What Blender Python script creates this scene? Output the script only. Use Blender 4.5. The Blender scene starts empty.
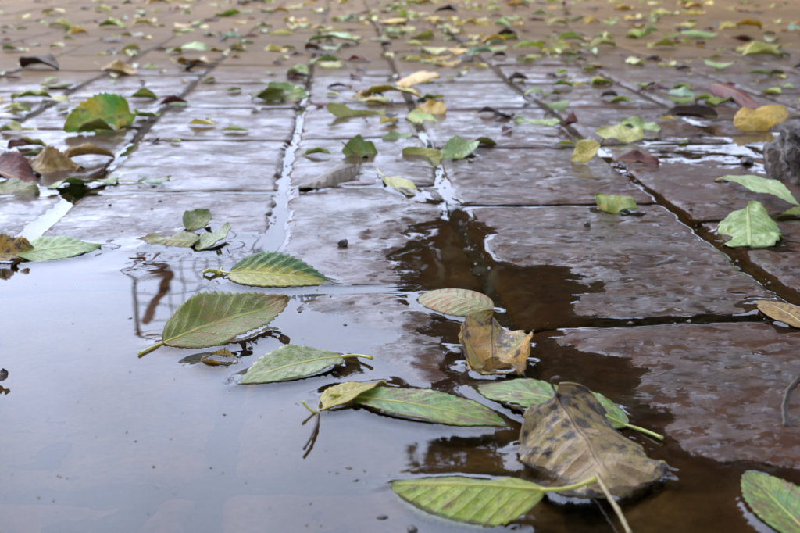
import bpy, bmesh, math, random
import numpy as np
from mathutils import Vector, Matrix, kdtree

R = math.radians
# ------------------------------------------------------------------ camera, sky, sun, exposure
scene = bpy.context.scene
scene.render.engine = 'CYCLES'
scene.cycles.use_denoising = True
scene.cycles.max_bounces = 8
scene.cycles.transparent_max_bounces = 16
scene.cycles.caustics_reflective = False
scene.cycles.caustics_refractive = False
CAM_H, PITCH, FPX, IW, IH = 0.14, R(16.0), 1100.0, 800.0, 533.0

cam_data = bpy.data.cameras.new('camera')
cam = bpy.data.objects.new('camera', cam_data)
scene.collection.objects.link(cam)
scene.camera = cam
cam.location = (0, 0, CAM_H)
cam.rotation_euler = (R(90) - PITCH, 0, 0)
cam_data.sensor_width = 36.0
cam_data.lens = 36.0 * FPX / IW
cam_data.clip_start = 0.01
cam_data.clip_end = 500
cam_data.dof.use_dof = True
cam_data.dof.focus_distance = 0.43
cam_data.dof.aperture_fstop = 27.0

SUN_EL, SUN_AZ = R(52), R(-60)          # azimuth measured from +Y towards +X
world = bpy.data.worlds.new('World')
scene.world = world
world.use_nodes = True
wn, wl = world.node_tree.nodes, world.node_tree.links
wn.clear()
wout = wn.new('ShaderNodeOutputWorld')
wbg = wn.new('ShaderNodeBackground')
sky = wn.new('ShaderNodeTexSky')
sky.sky_type = 'NISHITA'
sky.sun_disc = False
sky.sun_elevation = SUN_EL
sky.sun_rotation = SUN_AZ
sky.dust_density = 3.0
sky.air_density = 1.0
hs = wn.new('ShaderNodeHueSaturation')
hs.inputs['Saturation'].default_value = 0.5      # overcast: thin grey cloud over the blue
wl.new(sky.outputs[0], hs.inputs['Color'])
wtc = wn.new('ShaderNodeTexCoord')
wns = wn.new('ShaderNodeTexNoise')
wns.inputs['Scale'].default_value = 3.0
wns.inputs['Detail'].default_value = 5
wl.new(wtc.outputs['Generated'], wns.inputs['Vector'])
wmr = wn.new('ShaderNodeMapRange')
wmr.inputs['From Min'].default_value = 0.3
wmr.inputs['From Max'].default_value = 0.7
wmr.inputs['To Min'].default_value = 0.74
wmr.inputs['To Max'].default_value = 1.24
wl.new(wns.outputs[0], wmr.inputs['Value'])
wmul = wn.new('ShaderNodeMix'); wmul.data_type = 'RGBA'; wmul.blend_type = 'MULTIPLY'
wmul.inputs[0].default_value = 1.0
wl.new(hs.outputs[0], wmul.inputs[6])
wl.new(wmr.outputs[0], wmul.inputs[7])
wtint = wn.new('ShaderNodeMix'); wtint.data_type = 'RGBA'; wtint.blend_type = 'MULTIPLY'
wtint.inputs[0].default_value = 1.0
wtint.inputs[7].default_value = (0.93, 0.95, 1.12, 1)
wl.new(wmul.outputs[2], wtint.inputs[6])
# cloud deck: overcast luminance grows from the horizon to the zenith
wsep = wn.new('ShaderNodeSeparateXYZ'); wl.new(wtc.outputs['Generated'], wsep.inputs[0])
wz = wn.new('ShaderNodeMath'); wz.operation = 'MULTIPLY_ADD'; wz.use_clamp = True
wz.inputs[1].default_value = 0.78; wz.inputs[2].default_value = 0.22
wl.new(wsep.outputs[2], wz.inputs[0])
wzn = wn.new('ShaderNodeMath'); wzn.operation = 'MULTIPLY'
wl.new(wz.outputs[0], wzn.inputs[0]); wl.new(wmr.outputs[0], wzn.inputs[1])
wdeck = wn.new('ShaderNodeMix'); wdeck.data_type = 'RGBA'; wdeck.blend_type = 'MULTIPLY'
wdeck.inputs[0].default_value = 1.0
wdeck.inputs[6].default_value = (10.9, 12.6, 17.0, 1)
wl.new(wzn.outputs[0], wdeck.inputs[7])
wcov = wn.new('ShaderNodeMix'); wcov.data_type = 'RGBA'
wcov.inputs[0].default_value = 0.88
wl.new(wtint.outputs[2], wcov.inputs[6]); wl.new(wdeck.outputs[2], wcov.inputs[7])
wl.new(wcov.outputs[2], wbg.inputs['Color'])
wbg.inputs['Strength'].default_value = 0.15
wl.new(wbg.outputs[0], wout.inputs['Surface'])

sun_data = bpy.data.lights.new('sun', 'SUN')
sun_data.energy = 1.0
sun_data.angle = R(40)
sun_data.color = (1.0, 0.92, 0.78)
sun = bpy.data.objects.new('sun', sun_data)
scene.collection.objects.link(sun)
sd = Vector((math.sin(SUN_AZ) * math.cos(SUN_EL), math.cos(SUN_AZ) * math.cos(SUN_EL), math.sin(SUN_EL)))
sun.rotation_euler = (-sd).to_track_quat('-Z', 'Y').to_euler()
sun.location = sd * 10

vs = scene.view_settings
vs.view_transform = 'Standard'
vs.look = 'None'
vs.exposure = 1.97
vs.gamma = 1.0

# ------------------------------------------------------------------ helpers
rnd = random.Random(11)
col = scene.collection


def lin(h, k=1.0):
    h = h.lstrip('#')
    o = []
    for i in (0, 2, 4):
        c = int(h[i:i + 2], 16) / 255.0
        o.append((c / 12.92 if c <= 0.04045 else ((c + 0.055) / 1.055) ** 2.4) * k)
    return (*o, 1.0)


def ray(px, py):
    dx = (px - IW / 2) / FPX
    dy = -(py - IH / 2) / FPX
    # camera looks along +Y pitched down
    c, s = math.cos(PITCH), math.sin(PITCH)
    return Vector((dx, c + dy * s, -s + dy * c))


def ground(px, py, z=0.0):
    d = ray(px, py)
    t = (z - CAM_H) / d.z
    return Vector((0, 0, CAM_H)) + d * t


def project(X, Y, Z):
    c, s = math.cos(PITCH), math.sin(PITCH)
    z = Z - CAM_H
    depth = Y * c - z * s
    up = Y * s + z * c
    return IW / 2 + FPX * X / depth, IH / 2 - FPX * up / depth, depth


def new_obj(name, mesh, mat=None, parent=None, loc=None):
    o = bpy.data.objects.new(name, mesh)
    col.objects.link(o)
    if mat is not None and mesh is not None and not mesh.materials:
        mesh.materials.append(mat)
    if parent is not None:
        o.parent = parent
    if loc is not None:
        o.location = loc
    return o


def mesh_from(name, verts, faces, smooth=True):
    me = bpy.data.meshes.new(name)
    me.from_pydata([tuple(v) for v in verts], [], faces)
    if smooth:
        me.polygons.foreach_set('use_smooth', np.ones(len(me.polygons), dtype=bool))
    me.update()
    return me


def grid_faces(nx, ny):
    i, j = np.meshgrid(np.arange(nx - 1), np.arange(ny - 1), indexing='ij')
    a = (i * ny + j).ravel()
    return np.stack([a, a + ny, a + ny + 1, a + 1], 1)


def grid_mesh(name, P, flip=False):
    """P: (nx, ny, 3) array"""
    nx, ny = P.shape[:2]
    me = bpy.data.meshes.new(name)
    f = grid_faces(nx, ny)
    if flip:
        f = f[:, ::-1]
    V = P.reshape(-1, 3)
    me.vertices.add(len(V))
    me.vertices.foreach_set('co', V.astype(np.float32).ravel())
    me.loops.add(f.size)
    me.loops.foreach_set('vertex_index', f.ravel().astype(np.int32))
    me.polygons.add(len(f))
    me.polygons.foreach_set('loop_start', np.arange(0, f.size, 4, dtype=np.int32))
    me.polygons.foreach_set('use_smooth', np.ones(len(f), dtype=bool))
    me.update(calc_edges=True)
    return me


def tag(o, label=None, cat=None, group=None, kind=None):
    if label: o['label'] = label
    if cat: o['category'] = cat
    if group: o['group'] = group
    if kind: o['kind'] = kind
    return o


def empty(name, loc=(0, 0, 0)):
    o = bpy.data.objects.new(name, None)
    o.empty_display_size = 0.02
    col.objects.link(o)
    o.location = loc
    return o


def tube_mesh(name, pts, radii, n=8, cap=True):
    pts = [Vector(p) for p in pts]
    V, F = [], []
    up = Vector((0, 0, 1))
    for i, p in enumerate(pts):
        t = (pts[min(i + 1, len(pts) - 1)] - pts[max(i - 1, 0)]).normalized()
        a = t.cross(up)
        if a.length < 1e-3:
            a = t.cross(Vector((1, 0, 0)))
        a.normalize()
        b = t.cross(a)
        for k in range(n):
            th = 2 * math.pi * k / n
            V.append(p + (a * math.cos(th) + b * math.sin(th)) * radii[i])
    for i in range(len(pts) - 1):
        for k in range(n):
            F.append((i * n + k, i * n + (k + 1) % n, (i + 1) * n + (k + 1) % n, (i + 1) * n + k))
    if cap:
        F.append(tuple(range(n))[::-1])
        F.append(tuple((len(pts) - 1) * n + k for k in range(n)))
    return mesh_from(name, V, F)


# ------------------------------------------------------------------ numpy noise
_rs = np.random.RandomState(7)
_perm = _rs.permutation(512)
_ang = _rs.rand(512) * 2 * np.pi


def perlin(x, y):
    xi, yi = np.floor(x).astype(int), np.floor(y).astype(int)
    xf, yf = x - xi, y - yi

    def g(ix, iy, fx, fy):
        h = _perm[(_perm[ix % 512] + iy) % 512]
        return np.cos(_ang[h]) * fx + np.sin(_ang[h]) * fy
    u = xf ** 3 * (xf * (xf * 6 - 15) + 10)
    v = yf ** 3 * (yf * (yf * 6 - 15) + 10)
    a = g(xi, yi, xf, yf); b = g(xi + 1, yi, xf - 1, yf)
    c = g(xi, yi + 1, xf, yf - 1); d = g(xi + 1, yi + 1, xf - 1, yf - 1)
    return 1.5 * ((a * (1 - u) + b * u) * (1 - v) + (c * (1 - u) + d * u) * v)


def fbm(x, y, octs=4, gain=0.5, lac=2.03):
    s, a = 0, 1.0
    for i in range(octs):
        s = s + a * perlin(x + 17.3 * i, y + 9.1 * i)
        x, y, a = x * lac, y * lac, a * gain
    return s


# ------------------------------------------------------------------ materials
def mat_new(name):
    m = bpy.data.materials.new(name)
    m.use_nodes = True
    n = m.node_tree.nodes
    n.clear()
    out = n.new('ShaderNodeOutputMaterial')
    return m, n, m.node_tree.links, out


def noise(n, l, vec, scale, detail=4, rough=0.55, dist=0.0):
    t = n.new('ShaderNodeTexNoise')
    t.inputs['Scale'].default_value = scale
    t.inputs['Detail'].default_value = detail
    t.inputs['Roughness'].default_value = rough
    t.inputs['Distortion'].default_value = dist
    if vec is not None:
        l.new(vec, t.inputs['Vector'])
    return t.outputs[0]


def ramp(n, l, fac, stops):
    r = n.new('ShaderNodeValToRGB')
    e = r.color_ramp.elements
    while len(e) > 1:
        e.remove(e[-1])
    for i, (p, c) in enumerate(stops):
        if not isinstance(c, (tuple, list)):
            c = (c, c, c, 1)
        if i == 0:
            e[0].position, e[0].color = p, c
        else:
            x = e.new(p); x.color = c
    l.new(fac, r.inputs[0])
    return r.outputs[0]


def mix(n, l, fac, a, b, mode='MIX'):
    m = n.new('ShaderNodeMix'); m.data_type = 'RGBA'; m.blend_type = mode
    for sock, v in ((m.inputs[0], fac), (m.inputs[6], a), (m.inputs[7], b)):
        if hasattr(v, 'links') or hasattr(v, 'is_linked'):
            l.new(v, sock)
        else:
            sock.default_value = v
    return m.outputs[2]


def math_n(n, l, op, a, b=None, c=None):
    m = n.new('ShaderNodeMath'); m.operation = op
    for i, v in enumerate((a, b, c)):
        if v is None: continue
        if hasattr(v, 'is_linked'):
            l.new(v, m.inputs[i])
        else:
            m.inputs[i].default_value = v
    return m.outputs[0]


def bump(n, l, height, dist, strength=1.0, normal=None):
    b = n.new('ShaderNodeBump')
    b.inputs['Strength'].default_value = strength
    b.inputs['Distance'].default_value = dist
    l.new(height, b.inputs['Height'])
    if normal is not None:
        l.new(normal, b.inputs['Normal'])
    return b.outputs[0]


def paver_material(name):
    m, n, l, out = mat_new(name)
    geo = n.new('ShaderNodeNewGeometry')
    pos = geo.outputs['Position']
    oi = n.new('ShaderNodeObjectInfo')
    big = noise(n, l, pos, 14, 4)
    med = noise(n, l, pos, 70, 6, 0.65)
    fine = noise(n, l, pos, 900, 3, 0.6)
    c1 = ramp(n, l, oi.outputs['Random'], [(0.0, lin('#3a2a1a')), (0.35, lin('#422a19')), (0.7, lin('#362a1f')), (1.0, lin('#46321f'))])
    c2 = ramp(n, l, med, [(0.32, lin('#150e08')), (0.5, lin('#382718')), (0.7, lin('#553c24'))])
    base = mix(n, l, 0.55, c1, c2)
    red = ramp(n, l, big, [(0.42, 0.0), (0.62, 1.0)])
    base = mix(n, l, math_n(n, l, 'MULTIPLY', red, 0.32), base, lin('#54260f'))
    spk = ramp(n, l, fine, [(0.30, 1.0), (0.42, 0.0)])
    base = mix(n, l, math_n(n, l, 'MULTIPLY', spk, 0.5), base, lin('#2a1f1a'))
    szz = n.new('ShaderNodeSeparateXYZ'); l.new(pos, szz.inputs[0])
    low = n.new('ShaderNodeMapRange'); low.inputs['From Min'].default_value = -0.0006; low.inputs['From Max'].default_value = -0.0035
    l.new(szz.outputs[2], low.inputs['Value'])
    silt = math_n(n, l, 'MULTIPLY', low.outputs[0], ramp(n, l, noise(n, l, pos, 38, 6, 0.7), [(0.32, 0.15), (0.62, 0.85)]))
    base = mix(n, l, silt, base, mix(n, l, noise(n, l, pos, 260, 4, 0.7), lin('#44301a'), lin('#8a6a3a')))      # fine silt settled in the hollows
    pits = n.new('ShaderNodeTexVoronoi'); pits.inputs['Scale'].default_value = 170
    l.new(pos, pits.inputs['Vector'])
    pit = ramp(n, l, pits.outputs['Distance'], [(0.10, 0.0), (0.28, 1.0)])
    grain = noise(n, l, pos, 420, 5, 0.7)
    h1 = math_n(n, l, 'ADD', math_n(n, l, 'MULTIPLY', grain, 1.0), math_n(n, l, 'MULTIPLY', pit, 0.10))
    nb = bump(n, l, h1, 0.0009)
    fsc = n.new('ShaderNodeVectorMath'); fsc.operation = 'MULTIPLY'; fsc.inputs[1].default_value = (0.7, 1.0, 1.0)
    l.new(pos, fsc.inputs[0])
    film = math_n(n, l, 'ADD', ramp(n, l, noise(n, l, fsc.outputs[0], 150, 7, 0.7, 0.15), [(0.48, 0.0), (0.58, 0.7), (0.70, 1.0)]), math_n(n, l, 'MULTIPLY', noise(n, l, fsc.outputs[0], 420, 3, 0.6), 0.18))
    film2 = noise(n, l, pos, 1500, 3, 0.6)
    ocol = n.new('ShaderNodeSeparateColor'); l.new(oi.outputs['Color'], ocol.inputs[0])
    fb = n.new('ShaderNodeBump'); fb.inputs['Distance'].default_value = 0.0016
    l.new(math_n(n, l, 'MULTIPLY_ADD', film2, 0.12, math_n(n, l, 'MULTIPLY_ADD', pit, 0.45, film)), fb.inputs['Height']); l.new(math_n(n, l, 'MULTIPLY', ocol.outputs[0], ramp(n, l, noise(n, l, pos, 32, 3), [(0.38, 0.35), (0.6, 1.0)])), fb.inputs['Strength'])
    nc = fb.outputs[0]
    p = n.new('ShaderNodeBsdfPrincipled')
    l.new(base, p.inputs['Base Color'])
    l.new(ramp(n, l, med, [(0.3, 0.45), (0.7, 0.7)]), p.inputs['Roughness'])
    l.new(nb, p.inputs['Normal'])
    # no air on the stone under the water line: the film gloss stops there
    sz = n.new('ShaderNodeSeparateXYZ'); l.new(pos, sz.inputs[0])
    dry = n.new('ShaderNodeMapRange'); dry.inputs['From Min'].default_value = -0.0002; dry.inputs['From Max'].default_value = 0.0003
    l.new(sz.outputs[2], dry.inputs['Value'])
    # the paving farther up the slope has drained and is drying
    edge = math_n(n, l, 'SUBTRACT', sz.outputs[1], math_n(n, l, 'MULTIPLY', sz.outputs[0], 0.4))
    edge = math_n(n, l, 'ADD', edge, math_n(n, l, 'MULTIPLY', noise(n, l, pos, 7.0, 5, 0.6), 0.60))
    edge = math_n(n, l, 'ADD', edge, math_n(n, l, 'MULTIPLY', oi.outputs['Random'], 0.22))
    up = n.new('ShaderNodeMapRange'); up.inputs['From Min'].default_value = 1.54; up.inputs['From Max'].default_value = 1.90
    l.new(edge, up.inputs['Value'])
    wet = math_n(n, l, 'SUBTRACT', 1.0, math_n(n, l, 'MULTIPLY', up.outputs[0], 0.93))
    base = mix(n, l, up.outputs[0], base, mix(n, l, 0.4, mix(n, l, med, lin('#46361f'), lin('#6e5838')), ramp(n, l, oi.outputs['Random'], [(0.0, lin('#3e3020')), (0.5, lin('#6c543a')), (1.0, lin('#4c4032'))])))
    l.new(base, p.inputs['Base Color'])
    p.inputs['Specular IOR Level'].default_value = 0.03      # brick under a water film hardly shines by itself
    # the film is broken: thick in hollows, nearly drained off the high grain
    patch = math_n(n, l, 'ADD', math_n(n, l, 'MULTIPLY', noise(n, l, pos, 30, 6, 0.65, 0.4), 0.65), math_n(n, l, 'MULTIPLY', grain, 0.35))
    patch = ramp(n, l, patch, [(0.40, 0.36), (0.49, 0.78), (0.57, 1.0)])
    l.new(math_n(n, l, 'MULTIPLY', math_n(n, l, 'MULTIPLY', dry.outputs[0], wet), patch), p.inputs['Coat Weight'])
    p.inputs['Coat IOR'].default_value = 1.33
    l.new(ramp(n, l, big, [(0.3, 0.03), (0.7, 0.10)]), p.inputs['Coat Roughness'])
    l.new(nc, p.inputs['Coat Normal'])
    l.new(p.outputs[0], out.inputs[0])
    return m


def sand_material(name):
    m, n, l, out = mat_new(name)
    geo = n.new('ShaderNodeNewGeometry')
    pos = geo.outputs['Position']
    a = noise(n, l, pos, 300, 5, 0.7)
    b = noise(n, l, pos, 20, 3)
    base = mix(n, l, b, ramp(n, l, a, [(0.3, lin('#1c150d')), (0.7, lin('#4a3820'))]), lin('#332614'))
    sz = n.new('ShaderNodeSeparateXYZ'); l.new(pos, sz.inputs[0])
    up = n.new('ShaderNodeMapRange'); up.inputs['From Min'].default_value = 1.2; up.inputs['From Max'].default_value = 1.6
    l.new(sz.outputs[1], up.inputs['Value'])
    base = mix(n, l, up.outputs[0], base, ramp(n, l, b, [(0.35, lin('#382d22')), (0.65, lin('#645240'))]))     # dried sand
    p = n.new('ShaderNodeBsdfPrincipled')
    l.new(base, p.inputs['Base Color'])
    p.inputs['Roughness'].default_value = 0.8
    p.inputs['Specular IOR Level'].default_value = 0.1
    l.new(bump(n, l, a, 0.0015), p.inputs['Normal'])
    l.new(p.outputs[0], out.inputs[0])
    return m


def water_material():
    m, n, l, out = mat_new('puddle_water')
    geo = n.new('ShaderNodeNewGeometry')
    fr = n.new('ShaderNodeFresnel'); fr.inputs['IOR'].default_value = 1.33
    tr = n.new('ShaderNodeBsdfTransparent'); tr.inputs[0].default_value = (0.93, 0.89, 0.76, 1)
    gl = n.new('ShaderNodeBsdfGlossy'); gl.inputs['Roughness'].default_value = 0.0
    gl.inputs['Color'].default_value = (1, 1, 1, 1)
    ms = n.new('ShaderNodeMixShader')
    l.new(fr.outputs[0], ms.inputs[0]); l.new(tr.outputs[0], ms.inputs[1]); l.new(gl.outputs[0], ms.inputs[2])
    l.new(ms.outputs[0], out.inputs[0])
    return m


def leaf_material(name, c1, c2, vein, blotch, amt=0.3, rough=0.42, veins=9, trans=0.25, coat=0.7, edge=None, split=None, tipcol=None, bs=1.0):
    """c1 main, c2 second tone, blotch decay colour covering about amt of the blade."""
    m, n, l, out = mat_new(name)
    uv = n.new('ShaderNodeUVMap')
    sep = n.new('ShaderNodeSeparateXYZ'); l.new(uv.outputs[0], sep.inputs[0])
    u, v = sep.outputs[0], sep.outputs[1]
    av = math_n(n, l, 'ABSOLUTE', math_n(n, l, 'MULTIPLY_ADD', v, 2.0, -1.0))
    oi = n.new('ShaderNodeObjectInfo')
    tc = n.new('ShaderNodeTexCoord')
    off = n.new('ShaderNodeVectorMath'); off.operation = 'MULTIPLY_ADD'
    l.new(uv.outputs[0], off.inputs[0]); off.inputs[1].default_value = (1.6, 1.0, 1.0)
    cmb = n.new('ShaderNodeCombineXYZ')
    l.new(math_n(n, l, 'MULTIPLY', oi.outputs['Random'], 40.0), cmb.inputs[0])
    l.new(math_n(n, l, 'MULTIPLY', oi.outputs['Random'], 23.0), cmb.inputs[1])
    l.new(cmb.outputs[0], off.inputs[2])
    vec = off.outputs[0]
    n1 = noise(n, l, vec, 2.2, 4)
    n2 = noise(n, l, vec, 9, 6, 0.65)
    n3 = noise(n, l, vec, 60, 3)
    col_ = mix(n, l, ramp(n, l, n1, [(0.35, 0.0), (0.65, 1.0)]), c1, c2)
    if split is not None:
        col_ = mix(n, l, ramp(n, l, math_n(n, l, 'ADD', v, math_n(n, l, 'MULTIPLY', math_n(n, l, 'SUBTRACT', n2, 0.5), 0.35)), [(0.60, 0.0), (0.74, 1.0)]), col_, split)
    if tipcol is not None:
        col_ = mix(n, l, ramp(n, l, math_n(n, l, 'ADD', u, math_n(n, l, 'MULTIPLY', math_n(n, l, 'SUBTRACT', n2, 0.5), 0.4)), [(0.78, 0.0), (0.90, 1.0)]), col_, tipcol)
    if edge is not None:
        col_ = mix(n, l, ramp(n, l, math_n(n, l, 'ADD', av, math_n(n, l, 'MULTIPLY', n2, 0.5)), [(1.12, 0.0), (1.42, 1.0)]), col_, edge)
    col_ = mix(n, l, ramp(n, l, n2, [(0.35, 0.05), (0.7, 0.6)]), col_, (0.035, 0.03, 0.01, 1))
    bl = math_n(n, l, 'ADD', math_n(n, l, 'MULTIPLY', n2, 0.5), math_n(n, l, 'MULTIPLY', noise(n, l, vec, 3.1 * bs, 3, 0.5, 0.8), 0.5))
    t = 0.68 - 0.36 * amt
    blm = ramp(n, l, bl, [(t - 0.02, 0.0), (t + 0.035, 1.0)])
    col_ = mix(n, l, blm, col_, blotch)
    # lateral veins leave the midrib slanting to the tip
    f = math_n(n, l, 'FRACT', math_n(n, l, 'SUBTRACT', math_n(n, l, 'MULTIPLY_ADD', n1, 0.9, math_n(n, l, 'MULTIPLY', u, float(veins))), math_n(n, l, 'MULTIPLY', math_n(n, l, 'POWER', av, 0.85), 2.1)))
    d = math_n(n, l, 'ABSOLUTE', math_n(n, l, 'SUBTRACT', f, 0.5))
    lv = ramp(n, l, d, [(0.0, 1.0), (0.035, 0.7), (0.09, 0.0)])
    lv = math_n(n, l, 'MULTIPLY', lv, ramp(n, l, av, [(0.0, 1.0), (0.75, 0.75), (1.0, 0.2)]))
    mid = ramp(n, l, av, [(0.0, 1.0), (0.035, 1.0), (0.08, 0.0)])
    lv = math_n(n, l, 'MULTIPLY', lv, ramp(n, l, n2, [(0.3, 0.25), (0.6, 1.0)]))
    vm = math_n(n, l, 'MAXIMUM', lv, mid)
    vor = n.new('ShaderNodeTexVoronoi'); vor.feature = 'DISTANCE_TO_EDGE'; vor.inputs['Scale'].default_value = 26
    l.new(vec, vor.inputs['Vector'])
    net = ramp(n, l, vor.outputs['Distance'], [(0.0, 1.0), (0.10, 0.0)])
    col_ = mix(n, l, math_n(n, l, 'MULTIPLY', net, 0.16), col_, vein)
    col_ = mix(n, l, math_n(n, l, 'MULTIPLY', vm, 0.5), col_, vein)
    col_ = mix(n, l, math_n(n, l, 'MULTIPLY', ramp(n, l, n3, [(0.62, 0.0), (0.70, 1.0)]), 0.5), col_, lin('#2a2116'))
    hv = math_n(n, l, 'ADD', math_n(n, l, 'MULTIPLY', vm, 1.0), math_n(n, l, 'ADD', math_n(n, l, 'MULTIPLY', net, 0.3), math_n(n, l, 'MULTIPLY', n2, 1.2)))
    nb = bump(n, l, hv, 0.0005)
    p = n.new('ShaderNodeBsdfPrincipled')
    l.new(col_, p.inputs['Base Color'])
    p.inputs['Roughness'].default_value = rough
    p.inputs['Specular IOR Level'].default_value = 0.4
    p.inputs['Coat Weight'].default_value = coat
    p.inputs['Coat IOR'].default_value = 1.33
    l.new(ramp(n, l, n2, [(0.4, 0.03), (0.62, 0.25)]), p.inputs['Coat Roughness'])
    l.new(bump(n, l, n2, 0.0008), p.inputs['Coat Normal'])
    l.new(nb, p.inputs['Normal'])
    tl = n.new('ShaderNodeBsdfTranslucent')
    l.new(col_, tl.inputs[0]); l.new(nb, tl.inputs['Normal'])
    ms = n.new('ShaderNodeMixShader'); ms.inputs[0].default_value = trans
    l.new(p.outputs[0], ms.inputs[1]); l.new(tl.outputs[0], ms.inputs[2])
    l.new(ms.outputs[0], out.inputs[0])
    return m


def plain_material(name, c1, c2, scale, rough=0.6, bumpd=0.001, coat=0.0, spec=0.4):
    m, n, l, out = mat_new(name)
    tc = n.new('ShaderNodeTexCoord')
    a = noise(n, l, tc.outputs['Object'], scale, 5, 0.65)
    p = n.new('ShaderNodeBsdfPrincipled')
    l.new(ramp(n, l, a, [(0.3, c1), (0.7, c2)]), p.inputs['Base Color'])
    p.inputs['Roughness'].default_value = rough
    p.inputs['Specular IOR Level'].default_value = spec
    p.inputs['Coat Weight'].default_value = coat
    p.inputs['Coat IOR'].default_value = 1.33
    p.inputs['Coat Roughness'].default_value = 0.1
    l.new(bump(n, l, a, bumpd), p.inputs['Normal'])
    l.new(p.outputs[0], out.inputs[0])
    return m


M_PAVER = paver_material('wet_paver')
M_SAND = sand_material('joint_sand')
M_WATER = water_material()

# ------------------------------------------------------------------ pavement geometry
YAW = R(2.85)
CU, SU = math.cos(YAW), math.sin(YAW)


def to_uv(X, Y):
    return X * CU + Y * SU, -X * SU + Y * CU


def to_xy(u, v):
    return u * CU - v * SU, u * SU + v * CU


# longitudinal joints (measured from the converging joint lines), across the pavement
U = [-0.1616, -0.0392, 0.0612, 0.182]
while U[-1] < 4.0:
    U.append(U[-1] + 0.115 + rnd.uniform(-0.006, 0.006))
while U[0] > -4.0:
    U.insert(0, U[0] - 0.115 - rnd.uniform(-0.006, 0.006))
U = np.array(U)
c0 = int(np.argmin(abs(U + 0.1616)))          # column index of the one right of the first measured joint


def vpx(px, py):
    g = ground(px, py)
    return to_uv(g.x, g.y)[1]


V_END = 8.0
meas = {c0 - 1: [vpx(60, 192), vpx(85, 131)],
        c0: [vpx(140, 283), vpx(190, 194), vpx(215, 143), vpx(250, 111)],
        c0 + 1: [vpx(300, 466), vpx(350, 290), vpx(370, 188), vpx(378, 140), vpx(378, 106), vpx(372, 79)],
        c0 + 2: [vpx(640, 322), vpx(560, 206), vpx(540, 149), vpx(500, 112), vpx(480, 85)],
        c0 + 3: [vpx(720, 222), vpx(720, 145)]}
ROWS = []
for c in range(len(U) - 1):
    r = random.Random(100 + c)
    vs_ = sorted(meas.get(c, [0.3 + r.uniform(0, 0.19)]))
    while vs_[0] > -1.2:
        vs_.insert(0, vs_[0] - 0.19 - r.uniform(-0.006, 0.006))
    while vs_[-1] < V_END:
        vs_.append(vs_[-1] + 0.192 + r.uniform(-0.006, 0.006))
    ROWS.append(np.array(vs_))

# macro relief: image point -> height above the water line in mm (read off the shoreline)
CTRL = [(50, 420, -7), (200, 420, -6), (350, 470, -6), (100, 520, -8), (300, 520, -7), (60, 330, -5), (200, 330, -5),
        (250, 300, -3.5), (0, 300, -4), (150, 283, -2.5), (330, 362, -2.6), (285, 330, -2.2), (-60, 400, -7), (-80, 300, -4),
        (60, 268, -1.0), (110, 272, -0.35), (130, 252, 0.1), (200, 268, -1.4), (245, 246, -0.5), (120, 225, 1.5), (30, 225, 1.0), (180, 215, 2),
        (240, 215, 1.5), (330, 240, 2.2), (300, 270, 1.2), (380, 220, 1.6), (375, 270, 1.0), (412, 240, 0.2), (440, 250, -2),
        (470, 230, -3), (500, 290, -2.8), (480, 270, -3.5), (330, 306, 1.4), (400, 318, 1.8), (430, 350, 1.8), (432, 378, 1.2),
        (385, 345, 0.4), (310, 318, 0.2), (390, 400, -4), (450, 420, -5), (520, 420, -5), (450, 470, -6),
        (520, 520, -7), (500, 225, 1.8), (508, 245, 1.5), (520, 262, 1.0), (540, 248, 1.5), (560, 240, 1.8), (620, 260, 1.6), (680, 290, 1.4), (640, 292, 1.0), (720, 300, 0.5),
        (560, 292, -1.1), (540, 268, -0.9), (580, 258, 1.3), (602, 280, 1.1), (622, 310, 1.0), (610, 300, 1.0), (520, 312, -2.2), (585, 345, 0.9), (650, 350, 1.3), (740, 350, 1.6),
        (780, 420, 1.3), (700, 400, 1.1), (640, 400, 0.7), (600, 375, -0.8), (715, 450, 0.9), (690, 485, -1.5), (650, 500, -4),
        (600, 520, -6), (765, 500, -1.0), (800, 520, -2), (560, 350, -0.6), (490, 345, -3), (860, 400, 1.5),
        (200, 170, 2.6), (350, 170, 2.6), (550, 180, 2.4), (700, 190, 2.2), (760, 230, 1.6), (790, 280, 1.0), (735, 147, -0.5), (708, 141, -0.2), (765, 153, -0.1), (500, 120, 3),
        (100, 120, 3), (700, 90, 3.5), (400, 60, 4), (100, 60, 4), (60, 190, 0.2), (20, 205, 1.2), (900, 120, 3), (-60, 130, 3), (-100, 220, 1)]
CP = np.array([[*ground(a, b)[:2], c * 0.001] for a, b, c in CTRL])


def macro(X, Y):
    out = np.empty(X.shape); xf, yf = X.ravel(), Y.ravel(); o = np.empty(xf.shape)
    sc = 1.0
    for i in range(0, len(xf), 40000):
        x, y = xf[i:i + 40000, None], yf[i:i + 40000, None]
        # distances measured relative to range so that far points act over a wider area
        s = 0.012 + 0.05 * np.clip(CP[None, :, 1] - 0.25, 0, 3)
        d2 = ((x - CP[None, :, 0]) ** 2 + ((y - CP[None, :, 1]) * 0.8) ** 2) / s ** 2 + 0.25
        w = d2 ** -1.6
        o[i:i + 40000] = (w * CP[None, :, 2]).sum(1) / w.sum(1)
    return o.reshape(X.shape)


def hash01(a, b, k):
    return np.modf(np.abs(np.sin(a * 127.1 + b * 311.7 + k * 74.7) * 43758.5453))[0]


def wob_u(i, v):
    """how far the i-th long joint wanders sideways at v"""
    i = np.asarray(i) + np.zeros_like(v)
    return 0.0045 * perlin(v * 4.3 + i * 7.77, i * 3.13 + 0.5) + 0.0012 * perlin(v * 17 + i * 2.2, i * 1.7 + 0.5)


def wob_v(c, r, u, uc):
    """the cross joint below row r of column c runs a little askew"""
    return (u - uc) * 0.10 * (hash01(c, r, 5) - 0.5) + 0.0012 * perlin(u * 30 + r * 3.3, np.asarray(c) * 1.9 + 0.5 + np.zeros_like(u))


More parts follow.
